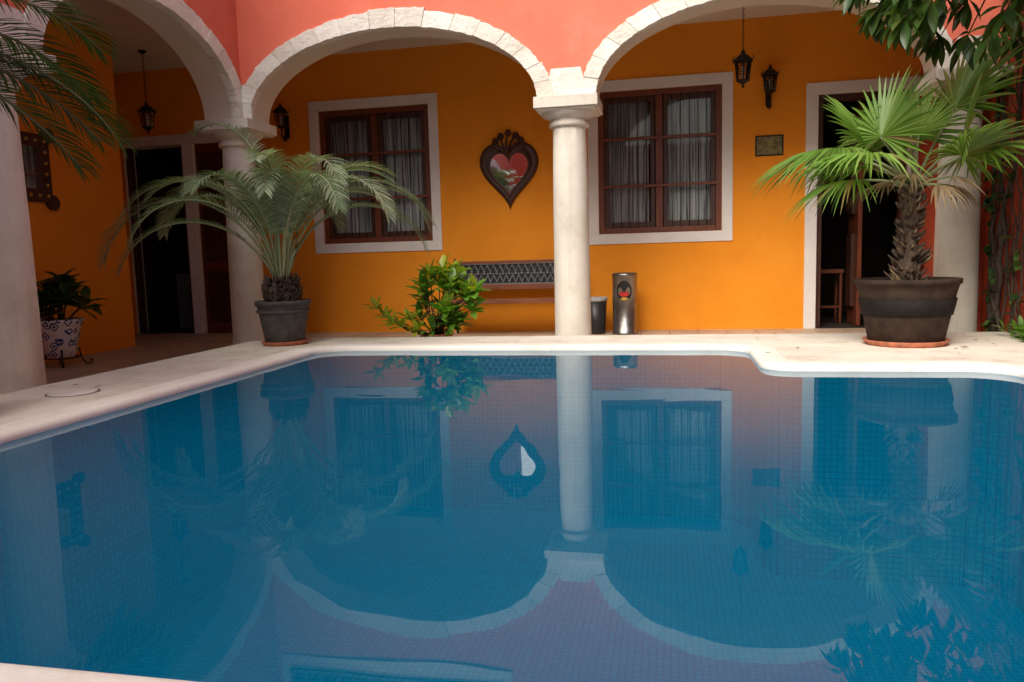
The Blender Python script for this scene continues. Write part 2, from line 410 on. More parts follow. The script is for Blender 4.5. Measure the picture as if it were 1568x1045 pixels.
def band(mb,x0,x1,z0,z1,w,y,mat,bottom=True,wl=None):
    d=.022
    wl=wl or w
    mb.box((x0,y-d,z1-w),(x1,y+.0,z1),mat)
    zb=z0+w if bottom else z0
    mb.box((x0,y-d,zb),(x0+wl,y,z1-w),mat); mb.box((x1-wl,y-d,zb),(x1,y,z1-w),mat)
    if bottom: mb.box((x0,y-d,z0),(x1,y,z0+w),mat)
def window(name,x0,x1,z0,z1):
    e=empty(name); e.parent=building
    w=MB(); band(w,x0-.16,x1+.16,z0-.16,z1+.16,.158,YW,'white'); w.obj('surround',e,bevel=.006)
    w=MB(); y=YW+.03; fw=.085
    w.box((x0,y,z0),(x0+fw,y+.12,z1),'woodred'); w.box((x1-fw,y,z0),(x1,y+.12,z1),'woodred')
    w.box((x0+fw,y,z0),(x1-fw,y+.12,z0+fw),'woodred'); w.box((x0+fw,y,z1-fw),(x1-fw,y+.12,z1),'woodred')
    cx=(x0+x1)/2
    w.box((cx-.055,y+.02,z0+fw),(cx+.055,y+.10,z1-fw),'woodred')
    for a,b in ((x0+fw,cx-.055),(cx+.055,x1-fw)):
        sw=.075
        w.box((a,y+.035,z0+fw),(a+sw,y+.085,z1-fw),'wooddark'); w.box((b-sw,y+.035,z0+fw),(b,y+.085,z1-fw),'wooddark')
        w.box((a+sw,y+.035,z0+fw),(b-sw,y+.085,z0+fw+.09),'wooddark'); w.box((a+sw,y+.035,z1-fw-.09),(b-sw,y+.085,z1-fw),'wooddark')
    for k in (1,2):
        z=z0+(z1-z0)*k/3+.0
        w.box((x0+fw*.5,y-.012,z-.022),(x1-fw*.5,y+.03,z+.022),'woodred')
    w.obj('wood_frame',e,bevel=.006)
    w=MB()
    n=13
    for k in range(1,n):
        x=x0+fw+(x1-x0-2*fw)*k/n
        w.tube([(x,y+.012,z0+.05),(x,y+.012,z1-.05)],.0055,'iron',6)
    w.obj('iron_bars',e)
    w=MB(); w.add([(x0+.05,y+.06,z0+.05),(x1-.05,y+.06,z0+.05),(x1-.05,y+.06,z1-.05),(x0+.05,y+.06,z1-.05)],[(0,1,2,3)],'glass'); w.obj('glass',e)
    w=MB(); n=170
    for (xa,xb) in ((x0+.02,cx-.16),(cx-.02,x1-.06)):
        vs=[];fs=[]
        for i in range(n+1):
            x=xa+(xb-xa)*i/n
            dy=.022*sin(i*.83+2*sin(i*.13))+.012*sin(i*2.1)
            for z in (z0,z1): vs.append((x,y+.14+dy,z))
        for i in range(n): fs.append((2*i,2*i+2,2*i+3,2*i+1))
        w.add(vs,fs,'curtain',True)
    w.obj('curtain',e)
window('window_left',*OPEN[0]); window('window_center',*OPEN[1])

e=empty('doorway_right'); e.parent=building
w=MB(); w.box((1.97,YW-.022,FZ),(2.14,YW,3.22),'white'); w.box((1.97,YW-.022,3.22),(3.497,YW,3.385),'white'); w.box((3.36,YW-.022,FZ),(3.497,YW,3.22),'white'); w.obj('surround',e,bevel=.006)
w=MB(); y=YW+.05
w.box((2.14,y,FZ),(2.22,y+.14,3.22),'wooddark'); w.box((3.28,y,FZ),(3.36,y+.14,3.22),'wooddark'); w.box((2.22,y,3.12),(3.28,y+.14,3.22),'wooddark')
w.box((2.76,y+.16,FZ+.02),(2.82,y+.78,3.1),'woodred'); w.box((2.70,y+.30,FZ+.3),(2.76,y+.64,1.2),'wooddark'); w.box((2.70,y+.30,1.5),(2.76,y+.64,2.9),'wooddark')
w.obj('wood_door',e,bevel=.005)
e=empty('doorway_left'); e.parent=building
w=MB(); w.box((-9.58,YW-.022,3.09),(-7.28,YW,3.26),'white'); w.box((-8.26,YW-.022,FZ),(-8.05,YW,3.09),'white'); w.box((-7.42,YW-.022,FZ),(-7.28,YW,3.09),'white'); w.obj('surround',e,bevel=.006)
w=MB(); y=YW+.05
w.box((-8.05,y,FZ),(-7.42,y+.06,3.09),'woodred')
for z0,z1 in ((FZ+.2,.9),(1.05,2.0),(2.12,2.95)):
    w.box((-7.97,y-.02,z0),(-7.50,y,z1),'wooddark')
w.box((-9.42,y,FZ),(-9.34,y+.12,3.09),'wooddark'); w.box((-8.34,y,FZ),(-8.26,y+.12,3.09),'wooddark')
w.obj('wood_door',e,bevel=.005)
e=empty('upper_balcony'); e.parent=building
w=MB(); yf=YA-WT
band(w,-5.42,-2.1,4.52,6.7,.17,yf-.001,'white'); w.box((-5.25,yf-.012,4.69),(-2.27,yf-.001,6.53),'dark'); w.obj('frame',e)
w=MB()
for k in range(13):
    x=-5.25+.235*k+.08
    w.tube([(x+.11*cos(t*pi/8),yf-.05,4.82+.11*sin(t*pi/8)) for t in range(17)],.016,'ironblue',5)
    w.tube([(x+.11*cos(t*pi/8),yf-.05,5.22+.11*sin(t*pi/8)) for t in range(17)],.016,'ironblue',5)
    w.tube([(x+.12,yf-.05,4.7),(x+.12,yf-.05,5.4)],.016,'ironblue',5)
for z in (4.71,4.93,5.11,5.35): w.box((-5.3,yf-.065,z-.015),(-2.2,yf-.035,z+.015),'ironblue')
w.obj('railing',e)
w=MB()
w.box((-9.6,-3.9,FZ-.05),(4.0,-3.5,TOP-2.4),'coral')
for c in (-3.6,1.0):
    vs=[];fs=[]
    for k in range(25):
        t=pi*k/24
        vs+=[(c-1.6*cos(t),-3.47,2.3+1.2*sin(t)),(c-1.85*cos(t),-3.47,2.3+1.45*sin(t))]
    for k in range(24): fs.append((2*k,2*k+1,2*k+3,2*k+2))
    w.add(vs,fs,'white'); 
    w.add([(c-1.6*cos(pi*k/24),-3.475,2.3+1.2*sin(pi*k/24)) for k in range(25)]+[(c+1.6,-3.475,FZ),(c-1.6,-3.475,FZ)],[tuple(range(27))],'dark')
w.obj('opposite_wall',building)

# ------------------------------------------------------------------ pool, deck, ground
def rounded(pts,rads,seg=8):
    out=[];n=len(pts)
    for i in range(n):
        p=Vector(pts[i]);a=(Vector(pts[i-1])-p).normalized();b=(Vector(pts[(i+1)%n])-p).normalized();r=rads[i]
        c=p+a*r+b*r
        for k in range(seg+1):
            t=k/seg*pi/2
            q=c-b*r*cos(t)-a*r*sin(t)
            out.append(q)
    return out
PX0,PX1,PX2,PY0,PY1,PY2=-3.84,.78,2.60,1.47,6.56,7.96
corner=[(PX0,PY0),(PX2,PY0),(PX2,PY1),(PX1,PY1),(PX1,PY2),(PX0,PY2)]
out=rounded(corner,[.3,.3,.35,.24,.35,.35])
nrm=[]
n=len(out)
for i in range(n):
    t=(out[(i+1)%n]-out[i-1]).normalized(); nrm.append(Vector((t.y,-t.x)))
def sweep(mb,prof,mat,smooth=True,jit=0):
    vs=[];fs=[];m=len(prof)
    for i in range(n):
        for (o,z) in prof:
            q=out[i]+nrm[i]*o; vs.append((q.x,q.y,z))
    for i in range(n):
        k=(i+1)%n
        for j in range(m-1): fs.append((i*m+j,i*m+j+1,k*m+j+1,k*m+j))
    mb.add(vs,fs,mat,smooth)
pool=empty('swimming_pool')
mb=MB(); sweep(mb,[(.0,-.04),(-.018,-.03),(-.026,-.005),(-.026,.02),(-.016,.042),(.005,.054),(.03,.058),(.20,.058),(.212,.055),(.218,.038)],'coping'); mb.obj('coping',pool)
mb=MB()
sweep(mb,[(0,-1.775),(0,-.035)],'mosaic',False)
mb.add([(q.x,q.y,-1.775) for q in out],[tuple(range(n))],'mosaic'); mb.obj('pool_basin',pool)
mb=MB(); mb.add([(q.x,q.y,0) for q in out],[tuple(range(n))],'water'); mb.obj('pool_water',None)
import bmesh
def deck():
    bm=bmesh.new()
    ins=[bm.verts.new((q.x+nn.x*.2,q.y+nn.y*.2,DZ)) for q,nn in zip(out,nrm)]
    o=[(-5.12,-1.5),(3.6,-1.5),(3.6,9.15),(XR-.3,9.15),(-4.6,8.95),(-5.12,8.6)]
    outs=[bm.verts.new((x,y,DZ)) for x,y in o]
    es=[]
    for L in (ins,outs):
        for i in range(len(L)): es.append(bm.edges.new((L[i],L[(i+1)%len(L)])))
    bmesh.ops.triangle_fill(bm,edges=es,use_beauty=True)
    for f in bm.faces:
        if f.normal.z<0: f.normal_flip()
    lo=[bm.verts.new((x,y,FZ-.02)) for x,y in o]
    for i in range(len(o)):
        j=(i+1)%len(o); bm.faces.new((lo[i],lo[j],outs[j],outs[i]))
    me=bpy.data.meshes.new('pool_deck'); bm.to_mesh(me); bm.free(); me.materials.append(M['deck']); 
    ob=bpy.data.objects.new('pool_deck',me); COL.objects.link(ob)
deck()
mb=MB(); mb.lathe((-4.55,5.05,DZ),[(.175,.0),(.175,.006),(.165,.009),(.0,.010)],'coping',32,caps=False); mb.lathe((-4.55,5.05,DZ),[(.190,.001),(.190,.003),(.183,.004),(.176,.002)],'pot',32,caps=False); mb.obj('skimmer_lid')
mb=MB()
for a,b,c,d in ((-9.6,-5.12,-3.5,12.1),(-5.12,3.6,8.4,12.1)):
    mb.add([(a,c,FZ),(b,c,FZ),(b,d,FZ),(a,d,FZ)],[(0,1,2,3)],'floor')
mb.add([(-5.12,-3.5,FZ),(3.6,-3.5,FZ),(3.6,-1.5,FZ),(-5.12,-1.5,FZ)],[(0,1,2,3)],'floor')
mb.obj('tiled_floor')
M['ground']=plaster('dry_ground',(.20,.15,.10),(.30,.24,.17),.5,.95,.5)
mb=MB(); G=400; z=FZ-.03
a,b,c,d=-5.1,3.58,-1.45,8.45
for q in ([(-G,-G),(G,-G),(G,c),(-G,c)],[(-G,d),(G,d),(G,G),(-G,G)],[(-G,c),(a,c),(a,d),(-G,d)],[(b,c),(G,c),(G,d),(b,d)]):
    mb.add([(x,y,z) for x,y in q],[(0,1,2,3)],'ground')
mb.obj('ground')

# ------------------------------------------------------------------ props
def heart(t,s,sz):
    return s*16*sin(t)**3, sz*(13*cos(t)-5*cos(2*t)-2*cos(3*t)-cos(4*t))
def heart_mirror():
    e=empty('heart_mirror'); cx,cz=-2.48,2.355; y=YW
    n=72; w=MB()
    rings=[(1.0,.0),(1.0,.045),(.95,.065),(.84,.058),(.79,.064),(.74,.03),(.64,.03)]
    vs=[];fs=[]
    for sc,d in rings:
        for i in range(n):
            x,z=heart(2*pi*i/n,.0295*sc,.0355*sc); vs.append((cx+x,y-d,cz+z))
    for j in range(len(rings)-1):
        for i in range(n):
            k=(i+1)%n; fs.append((j*n+i,j*n+k,(j+1)*n+k,(j+1)*n+i))
    w.add(vs,fs,'wooddark',True); w.obj('frame',e)
    w=MB(); vs=[]
    for i in range(n):
        x,z=heart(2*pi*i/n,.0295*.66,.0355*.66); vs.append((cx+x,y-.028,cz+z))
    w.add(vs,[tuple(range(n))],'mirror'); w.obj('mirror_glass',e)
    w=MB()
    bz=cz+.30
    for ang,r,l in ((90,.26,.15),(60,.24,.13),(120,.24,.13),(32,.24,.14),(148,.24,.14),(8,.24,.10),(172,.24,.10)):
        a=radians(ang); px,pz=cx+r*cos(a),bz+.05+r*.9*sin(a)
        w.tube([(cx,y-.04,bz),(cx+r*.5*cos(a+.3),y-.05,bz+r*.5*sin(a+.3)),(px,y-.04,pz)],[.022,.018,.014],'wooddark',6)
        for q in range(6):
            b=2*pi*q/6
            w.lathe((px+.036*cos(b),y-.045,pz+.036*sin(b)),[(.004,-.024),(.022,-.012),(.024,.006),(.008,.022)],'wooddark',8)
        w.lathe((px,y-.07,pz),[(.004,-.018),(.018,0),(.004,.018)],'woodred',8)
    w.obj('carved_crest',e)
heart_mirror()

def wall_mirror():
    e=empty('framed_wall_mirror'); x=-8+.002; y0,y1,z0,z1=7.92,8.80,1.87,2.74; t=.17
    w=MB()
    w.box((x,y0,z0),(x+.05,y0+t,z1),'wooddark');w.box((x,y1-t,z0),(x+.05,y1,z1),'wooddark')
    w.box((x,y0+t,z0),(x+.05,y1-t,z0+t),'wooddark');w.box((x,y0+t,z1-t),(x+.05,y1-t,z1),'wooddark')
    for (yy,zz) in ((y0,z0),(y0,z1),(y1,z0),(y1,z1)):
        vs=[(x+.055,yy+.09*cos(k*pi/8),zz+.09*sin(k*pi/8)) for k in range(16)]+[(x,yy+.09*cos(k*pi/8),zz+.09*sin(k*pi/8)) for k in range(16)]
        w.add(vs,[tuple(range(16))]+[(k,(k+1)%16,16+(k+1)%16,16+k) for k in range(16)],'wooddark')
    w.obj('carved_frame',e,bevel=.01)
    w=MB(); w.add([(x+.02,y0+t,z0+t),(x+.02,y1-t,z0+t),(x+.02,y1-t,z1-t),(x+.02,y0+t,z1-t)],[(0,1,2,3)],'mirror'); w.obj('mirror_glass',e)
    w=MB()
    def stud(yy,zz):
        w.tube([(x+.045,yy,zz),(x+.068,yy,zz)],[.026,.018],'yellow',8)
    for k in range(6):
        q=k/5
        stud(y0+.085+(y1-y0-.17)*q,z0+.085); stud(y0+.085+(y1-y0-.17)*q,z1-.085)
        if 0<k<5: stud(y0+.085,z0+.085+(z1-z0-.17)*q); stud(y1-.085,z0+.085+(z1-z0-.17)*q)
    w.obj('studs',e)
wall_mirror()

def lantern_body(w,x,y,z0,s=1):
    w.lathe((x,y,z0),[(.004,0),(.022*s,.012*s),(.010*s,.035*s),(.03*s,.055*s),(.085*s,.085*s),(.088*s,.10*s)],'iron',8,smooth=False)
    w.lathe((x,y,z0),[(.118*s,.335*s),(.132*s,.345*s),(.10*s,.385*s),(.05*s,.425*s),(.022*s,.44*s),(.03*s,.46*s),(.012*s,.485*s),(.004,.51*s)],'iron',8,smooth=False)
    for i in range(6):
        a=pi/6+2*pi*i/6; c_,s_=cos(a),sin(a)
        w.tube([(x+.082*s*c_,y+.082*s*s_,z0+.095*s),(x+.112*s*c_,y+.112*s*s_,z0+.34*s)],.0085*s,'iron',4)
        w.tube([(x+.10*s*c_,y+.10*s*s_,z0+.30*s),(x+.15*s*c_,y+.15*s*s_,z0+.36*s),(x+.135*s*c_,y+.135*s*s_,z0+.40*s)],.006*s,'iron',4)
        b=a+pi/3
        for zz,r in ((.20,.094),(.27,.103)):
            w.tube([(x+r*s*c_,y+r*s*s_,z0+zz*s),(x+r*s*cos(b),y+r*s*sin(b),z0+zz*s)],.005*s,'iron',4)
    w.lathe((x,y,z0),[(.012,.10*s),(.014*s,.17*s),(.024*s,.21*s),(.024*s,.25*s),(.004,.29*s)],'rim',10)
    g=MB(); g.lathe((x,y,z0),[(.080*s,.097*s),(.108*s,.335*s)],'glass',6,smooth=False,caps=False)
    return g
def hanging_lantern(name,x,y,z0):
    e=empty(name); w=MB(); g=lantern_body(w,x,y,z0,1.0)
    z=z0+.5
    i=0
    while z<CZ-.04:
        pts=[]
        for k in range(9):
            a=2*pi*k/8; u=.012*cos(a); v=.022*sin(a)
            pts.append((x+(u if i%2 else 0),y+(0 if i%2 else u),z+.02+v))
        w.tube(pts,.0042,'iron',4); z+=.036; i+=1
    w.lathe((x,y,CZ-.05),[(.01,0),(.05,.02),(.07,.049)],'iron',16)
    w.obj('iron_lantern',e); g.obj('lantern_glass',e)
hanging_lantern('hanging_lantern',.965,10.8,3.13); hanging_lantern('hanging_lantern',-8.08,11.0,3.10)
def wall_lantern(name,x,z0):
    e=empty(name); w=MB(); y=YW-.20; g=lantern_body(w,x,y,z0+.06,.92)
    w.box((x-.04,YW-.02,z0-.02),(x+.04,YW,z0+.34),'iron')
    w.tube([(x,YW-.02,z0+.20),(x,YW-.07,z0+.02),(x,YW-.14,z0-.04),(x,y,z0+.0),(x,y,z0+.07)],[.016,.016,.02,.016,.014],'iron',6)
    w.tube([(x,YW-.02,z0+.02),(x,YW-.06,z0-.05),(x,YW-.11,z0-.02),(x,YW-.08,z0+.03)],.010,'iron',6)
    w.lathe((x,YW-.09,z0-.09),[(.004,0),(.035,.03),(.04,.06),(.01,.09)],'iron',10)
    w.obj('iron_bracket_lantern',e); g.obj('lantern_glass',e)
wall_lantern('wall_lantern',1.44,3.13); wall_lantern('wall_lantern',-6.26,3.10)
w=MB(); w.box((1.28,YW-.02,2.40),(1.64,YW,2.66),'plaque'); w.box((1.26,YW-.012,2.38),(1.66,YW-.001,2.68),'iron'); w.obj('wall_plaque',bevel=.004)

def bench():
    e=empty('garden_bench'); x0,x1=-3.36,-1.35; yb=11.75; yf=11.25; w=MB()
    for z in (.945,): w.box((x0,yb-.02,z-.045),(x1,yb+.02,z),'woodbench')
    w.box((x0,yb-.025,.49),(x1,yb+.015,.57),'woodbench')
    for k in range(5):
        y=yf+k*.095; w.box((x0,y,.33-.002*k),(x1,y+.075,.36-.002*k),'woodbench')
    w.box((x0,yf-.012,.30),(x1,yf-.001,.37),'woodbench')
    w.obj('wood_slats',e,bevel=.006)
    w=MB(); cell=.10; z0,z1=.585,.895; nn=int((x1-x0)/cell)
    w.box((x0,yb-.012,z0-.01),(x1,yb+.012,z0+.008),'ironblue'); w.box((x0,yb-.012,z1-.008),(x1,yb+.012,z1+.004),'ironblue')
    w.box((x0,yb-.010,.738),(x1,yb+.010,.748),'ironblue')
    for i in range(nn+1):
        a=x0+i*(x1-x0)/nn
        for s in (1,-1):
            for (za,zb) in ((z0,.743),(.743,z1)):
                b=a+s*cell*.5
                pts=[(a+ (b-a)*(.5-.5*cos(pi*t/6)), yb, za+(zb-za)*t/6) for t in range(7)]
                pts=[p for p in pts if x0-.01<=p[0]<=x1+.01]
                if len(pts)>2: w.tube(pts,.011,'ironblue',5)
        w.lathe((a,yb,.743),[(.003,-.028),(.028,0),(.003,.028)],'ironblue',6)
    w.box((x0+.02,yb+.014,z0),(x1-.02,yb+.018,z1),'black')
    w.obj('lattice_back',e)
    w=MB()
    for x in (x0+.02,x1-.02,):
        w.tube([(x,yb+.06,FZ),(x,yb+.01,.1),(x,yb-.01,.33),(x,yb,.6),(x,yb,.95),(x,yb+.04,.99)],[.02,.018,.02,.018,.018,.012],'iron',8)
        w.tube([(x,yf-.06,FZ),(x,yf+.03,-.05),(x,yf+.02,.15),(x,yf+.02,.34),(x,yf-.02,.50),(x,yf+.02,.60),(x,yf+.2,.62),(x,yb,.66)],[.025,.018,.02,.02,.018,.02,.02,.018],'iron',8)
        w.tube([(x,yf+.02,.30),(x,yf+.25,.18),(x,yb-.01,.30)],.014,'iron',6)
    w.obj('iron_ends',e)
bench()
def trash():
    e=empty('trash_can'); x,y=-.655,11.55; w=MB()
    w.lathe((x,y,FZ),[(.185,0),(.19,.01),(.19,.03),(.183,.035),(.183,.86),(.19,.865),(.192,.90),(.17,.915),(.15,.90),(.01,.90)],'steel',40)
    w.obj('steel_body',e)
    w=MB()
    def patch(hw,z0,z1,r,mat,shape=1):
        n=24; vs=[]
        for i in range(n):
            a=2*pi*i/n; th=hw*cos(a)/.183; z=(z0+z1)/2+(z1-z0)/2*sin(a)
            vs.append((x+r*sin(th),y-r*cos(th),FZ+z))
        vs.append((x,y-r-.001,FZ+(z0+z1)/2))
        w.add(vs,[(i,(i+1)%n,n) for i in range(n)],mat)
    patch(.115,.50,.80,.188,'black'); patch(.055,.51,.56,.194,'yellow'); patch(.07,.57,.64,.192,'red')
    w.obj('mouth_and_label',e)
trash()
def bin2():
    e=empty('wastebasket'); x,y=-1.09,11.6; w=MB()
    w.lathe((x,y,FZ),[(.13,0),(.135,.01),(.165,.52),(.155,.52),(.13,.05),(.01,.04)],'black',28); w.obj('bin_body',e)
    w=MB(); w.lathe((x,y,FZ),[(.168,.50),(.172,.52),(.176,.545),(.166,.555),(.150,.51),(.14,.40)],'rim',28,caps=False); w.obj('bag_rim',e)
bin2()
def stool():
    e=empty('wooden_stool'); x,y=2.42,13.0; w=MB()
    w.box((x-.26,y-.2,.60),(x+.26,y+.2,.66),'woodred')
    for sx in(-1,1):
        for sy in(-1,1): w.box((x+sx*.22-.02,y+sy*.16-.02,FZ+.01),(x+sx*.22+.02,y+sy*.16+.02,.60),'woodred')
        w.box((x+sx*.22-.015,y-.14,.05),(x+sx*.22+.015,y+.14,.09),'woodred')
    w.box((x-.20,y-.175,.05),(x+.20,y-.145,.09),'woodred')
    w.obj('frame',e,bevel=.004)
stool()

# ------------------------------------------------------------------ plants
UP=Vector((0,0,1))
def frond(mb,base,az,e0,L,droop,ll,nl=52,bare=.22,mat='palm',vb=.5,w0=.017,vee=.35,twist=0,leafdroop=.35,ex=1.4):
    N=26; pts=[];p=Vector(base);tang=[]
    az2=az
    for i in range(N+1):
        t=i/N; el=e0-droop*t**ex; az2=az+twist*t
        d=Vector((cos(az2)*cos(el),sin(az2)*cos(el),sin(el))); tang.append(d); pts.append(p.copy()); p=p+d*(L/N)
    mb.tube(pts,[.017*(1-t/N)+.003 for t in range(N+1)],'rachis',5,var=random.uniform(.2,.9))
    for k in range(nl):
        t=bare+(1-bare)*(k+.5)/nl; f=t*N; i=min(int(f),N-1); fr=f-i
        q=pts[i].lerp(pts[i+1],fr); T=tang[i].lerp(tang[i+1],fr).normalized()
        side=T.cross(UP); side=side.normalized() if side.length>.05 else Vector((-sin(az2),cos(az2),0))
        nn=side.cross(T).normalized()
        s=(t-bare)/(1-bare)
        prof=min(1,.35+s*4)*(1 if s<.72 else 1-.55*((s-.72)/.28)**1.5)
        le=ll*prof*random.uniform(.86,1.08)
        for sg in (1,-1):
            d=(side*sg*(.95-.3*s)+T*(.40+.55*s)+nn*vee+Vector((random.uniform(-.08,.08),random.uniform(-.08,.08),random.uniform(-.08,.08)))).normalized()
            a=q; ws=w0*random.uniform(.8,1.15)
            wv=d.cross(nn).normalized()
            P=[a]; dd=d.copy(); sg_n=3
            for m_ in range(sg_n):
                dd=(dd-UP*leafdroop*(m_+.5)/sg_n*1.0).normalized(); P.append(P[-1]+dd*le/sg_n)
            W=[ws*.5,ws,ws*.75,0.001]
            vs=[]
            for pp,ww in zip(P,W): vs+= [pp-wv*ww*.5,pp+wv*ww*.5]
            v=max(0,min(1,vb+random.uniform(-.3,.3)))
            mb.add(vs,[(0,1,3,2),(2,3,5,4),(4,5,7,6)],mat,False,v)
def pot_lathe(w,x,y,z,rb,rt,h,mat='pot',rimh=.05):
    w.lathe((x,y,z),[(rb*.96,0),(rb,.01),(rb+(rt-rb)*.8,h*.8),(rt,h-rimh),(rt+.015,h-rimh),(rt+.018,h-.006),(rt+.01,h),(rt-.015,h),(rt-.03,h-.05),(.01,h-.055)],mat,44,caps=True)
    w.lathe((x,y,z),[(rt-.03,h-.04),(.01,h-.02)],'soil',30,caps=False)
def potted_palm():
    e=empty('potted_palm'); x,y=-4.47,8.28; z=DZ
    w=MB(); w.lathe((x,y,z),[(.24,0),(.28,.045),(.265,.05),(.23,.02),(.01,.018)],'terra',36); w.obj('saucer',e)
    w=MB(); pot_lathe(w,x,y,z+.022,.225,.305,.50); w.lathe((x,y,z+.022),[(.298,.36),(.306,.365),(.31,.385),(.304,.39)],'pot',44,caps=False); w.obj('pot',e)
    w=MB()
    prof=[(.17,0),(.2,.06),(.19,.14),(.16,.22),(.10,.30),(.02,.34)]
    w.lathe((x,y,z+.48),prof,'trunk',20)
    for i in range(240):
        a=random.uniform(0,2*pi); h=random.uniform(0,.27); r=.20-.3*max(0,h-.1)
        b=Vector((x+r*cos(a),y+r*sin(a),z+.50+h)); d=Vector((cos(a)*.35,sin(a)*.35,1)).normalized()*random.uniform(.06,.13)
        w.tube([b-Vector((cos(a),sin(a),0))*.02,b+d*.5,b+d],[.014,.009,.003],'trunk',4)
    w.obj('palm_base',e)
    w=MB(); random.seed(21)
    specs=[]
    n=14
    for i in range(n):
        ring=i/n
        az=i*2.39996+.4
        e0=radians(88-12*ring+random.uniform(-3,3)); L=2.15+.3*ring+random.uniform(-.15,.15); dr=radians(120+35*ring+random.uniform(-10,12))
        specs.append((az,e0,L,dr,1.7-.3*ring))
    specs+=[(radians(186),radians(70),2.95,radians(150),1.25),(radians(172),radians(80),2.70,radians(162),1.45),(radians(200),radians(82),2.5,radians(158),1.5),
            (radians(5),radians(80),2.65,radians(165),1.45),(radians(-12),radians(82),2.45,radians(160),1.5),(radians(25),radians(74),2.35,radians(155),1.3),
            (radians(165),radians(92),2.65,radians(125),2.2),(radians(-30),radians(88),2.4,radians(155),1.7),(radians(-70),radians(90),2.1,radians(155),1.7),(radians(212),radians(68),2.2,radians(145),1.2)]
    for az,e0,L,dr,ex in specs:
        b=(x+.06*cos(az),y+.06*sin(az),z+.74)
        frond(w,b,az,e0,L,dr,.29,68,.26,vb=.6+random.uniform(-.25,.25),twist=random.uniform(-.25,.25),w0=.017,leafdroop=.32,ex=ex,vee=.35)
    w.obj('fronds',e)
potted_palm()

def fanleaf(mb,base,az,el,pl,R,face=0.0,span=250,nseg=30,vb=.6,bend=.4,mat='fan',roll=0):
    d=Vector((cos(az)*cos(el),sin(az)*cos(el),sin(el)))
    p0=Vector(base); p1=p0+d*pl*.5+UP*.02; p2=p0+d*pl-UP*.02*pl
    mb.tube([p0,p1,p2],[.018,.013,.011],'rachis',6,var=.3)
    side=d.cross(UP).normalized(); nn=side.cross(d).normalized()
    side,nn=(side*cos(roll)+nn*sin(roll)),(nn*cos(roll)-side*sin(roll))
    T=(d*cos(face)-nn*sin(face)).normalized(); Nn=(nn*cos(face)+d*sin(face)).normalized()
    for k in range(nseg):
        th=radians(-span/2+span*(k+.5)/nseg)+random.uniform(-.01,.01); half=radians(span/nseg/2)*1.02
        rr=R*(1-.22*(abs(th)/radians(span/2))**2)*random.uniform(.90,1.05)
        dr=T*cos(th)+side*sin(th); tn=-T*sin(th)+side*cos(th)
        st_=[(.02,1),(.30,1),(.52,.95),(.78,.5),(.9,.28),(1.0,.02)]
        vs=[]; bj=random.uniform(.8,1.25); sj=random.uniform(-.03,.03)
        for (q,wf) in st_:
            r=rr*q; hw=min(r,rr*.55)*math.tan(half)*wf
            drop=-UP*bend*rr*(q**2.6)*.5*bj+tn*sj*q*q
            c=p2+dr*r+drop
            pl_=Nn*hw*.9
            vs+= [c-tn*hw,c+pl_,c+tn*hw]
        fs=[]
        for j in range(len(st_)-1):
            a=3*j; fs+= [(a,a+1,a+4,a+3),(a+1,a+2,a+5,a+4)]
        v=max(0.13,min(1,vb+random.uniform(-.22,.22))) if mat=='fan' else random.random()
        if mat=='fan' and random.random()<.05: v=.02
        mb.add(vs,fs,mat,False,v)
def potted_fan_palm():
    e=empty('potted_fan_palm'); x,y=2.26,8.05; z=DZ
    w=MB(); w.lathe((x,y,z),[(.34,0),(.39,.05),(.375,.055),(.33,.02),(.01,.018)],'terra',40); w.obj('saucer',e)
    w=MB()
    pot_lathe(w,x,y,z+.022,.335,.455,.62,'barrel')
    w.lathe((x,y,z+.022),[(.389,.27),(.403,.275),(.434,.43),(.422,.435)],'potband',44,caps=False); w.obj('pot',e)
    w=MB(); random.seed(5)
    pts=[(x+.02,y,z+.55),(x+.0,y,z+.8),(x+.02,y,z+1.05),(x+.01,y,z+1.28),(x+.03,y,z+1.58)]
    w.tube(pts,[.12,.095,.070,.078,.05],'trunk',12)
    for i in range(210):
        h=random.random(); a=random.uniform(0,2*pi); zz=z+.58+h*.95; r=.12-.055*h
        b=Vector((x+.02+r*cos(a),y+r*sin(a),zz)); d=Vector((cos(a)*.8,sin(a)*.8,.75)).normalized()*random.uniform(.05,.13)*(1.2-.5*h if h<.35 or h>.75 else .7)
        w.tube([b-Vector((cos(a),sin(a),.3))*.03,b+d*.6,b+d+UP*.01],[.02,.014,.003],'trunk' if random.random()<.7 else 'dryleaf',4)
    w.obj('palm_trunk',e)
    w=MB(); top=(x+.03,y,z+1.52)
    R_=radians
    L=[(205,52,.60,.78,R_(-50),250,.25,.75,0),(184,30,.78,.86,R_(30),220,.85,.5,0),(218,24,.66,.76,R_(15),210,.8,.75,0),(196,8,.60,.62,R_(10),190,1.0,.55,0),
       (150,48,.60,.75,R_(-10),230,.35,.5,0),(345,46,.60,.72,R_(-35),240,.35,.8,0),(318,30,.50,.66,R_(-5),220,.5,.7,.2),
       (8,30,.66,.80,R_(15),220,.7,.6,0),(35,55,.95,.95,R_(-10),240,.25,.7,.3),(80,60,.6,.75,R_(0),220,.4,.5,0),
       (270,76,.50,.55,R_(-30),160,.1,.95,0),(120,25,.6,.7,R_(10),220,.6,.45,0)]
    for az,el,pl,R,fc,sp,bd,v,rl in L:
        fanleaf(w,top,radians(az),radians(el),pl,R,fc,sp,34,v,bd,'fan',rl)
    for az,el in ((215,12),(290,2),(320,15),(10,5),(180,8),(250,20)):
        fanleaf(w,(x+.03,y,z+1.5),radians(az),radians(el),.34,.30,.4,120,10,.3,1.0,'dryleaf')
    w.obj('fan_leaves',e)
potted_fan_palm()

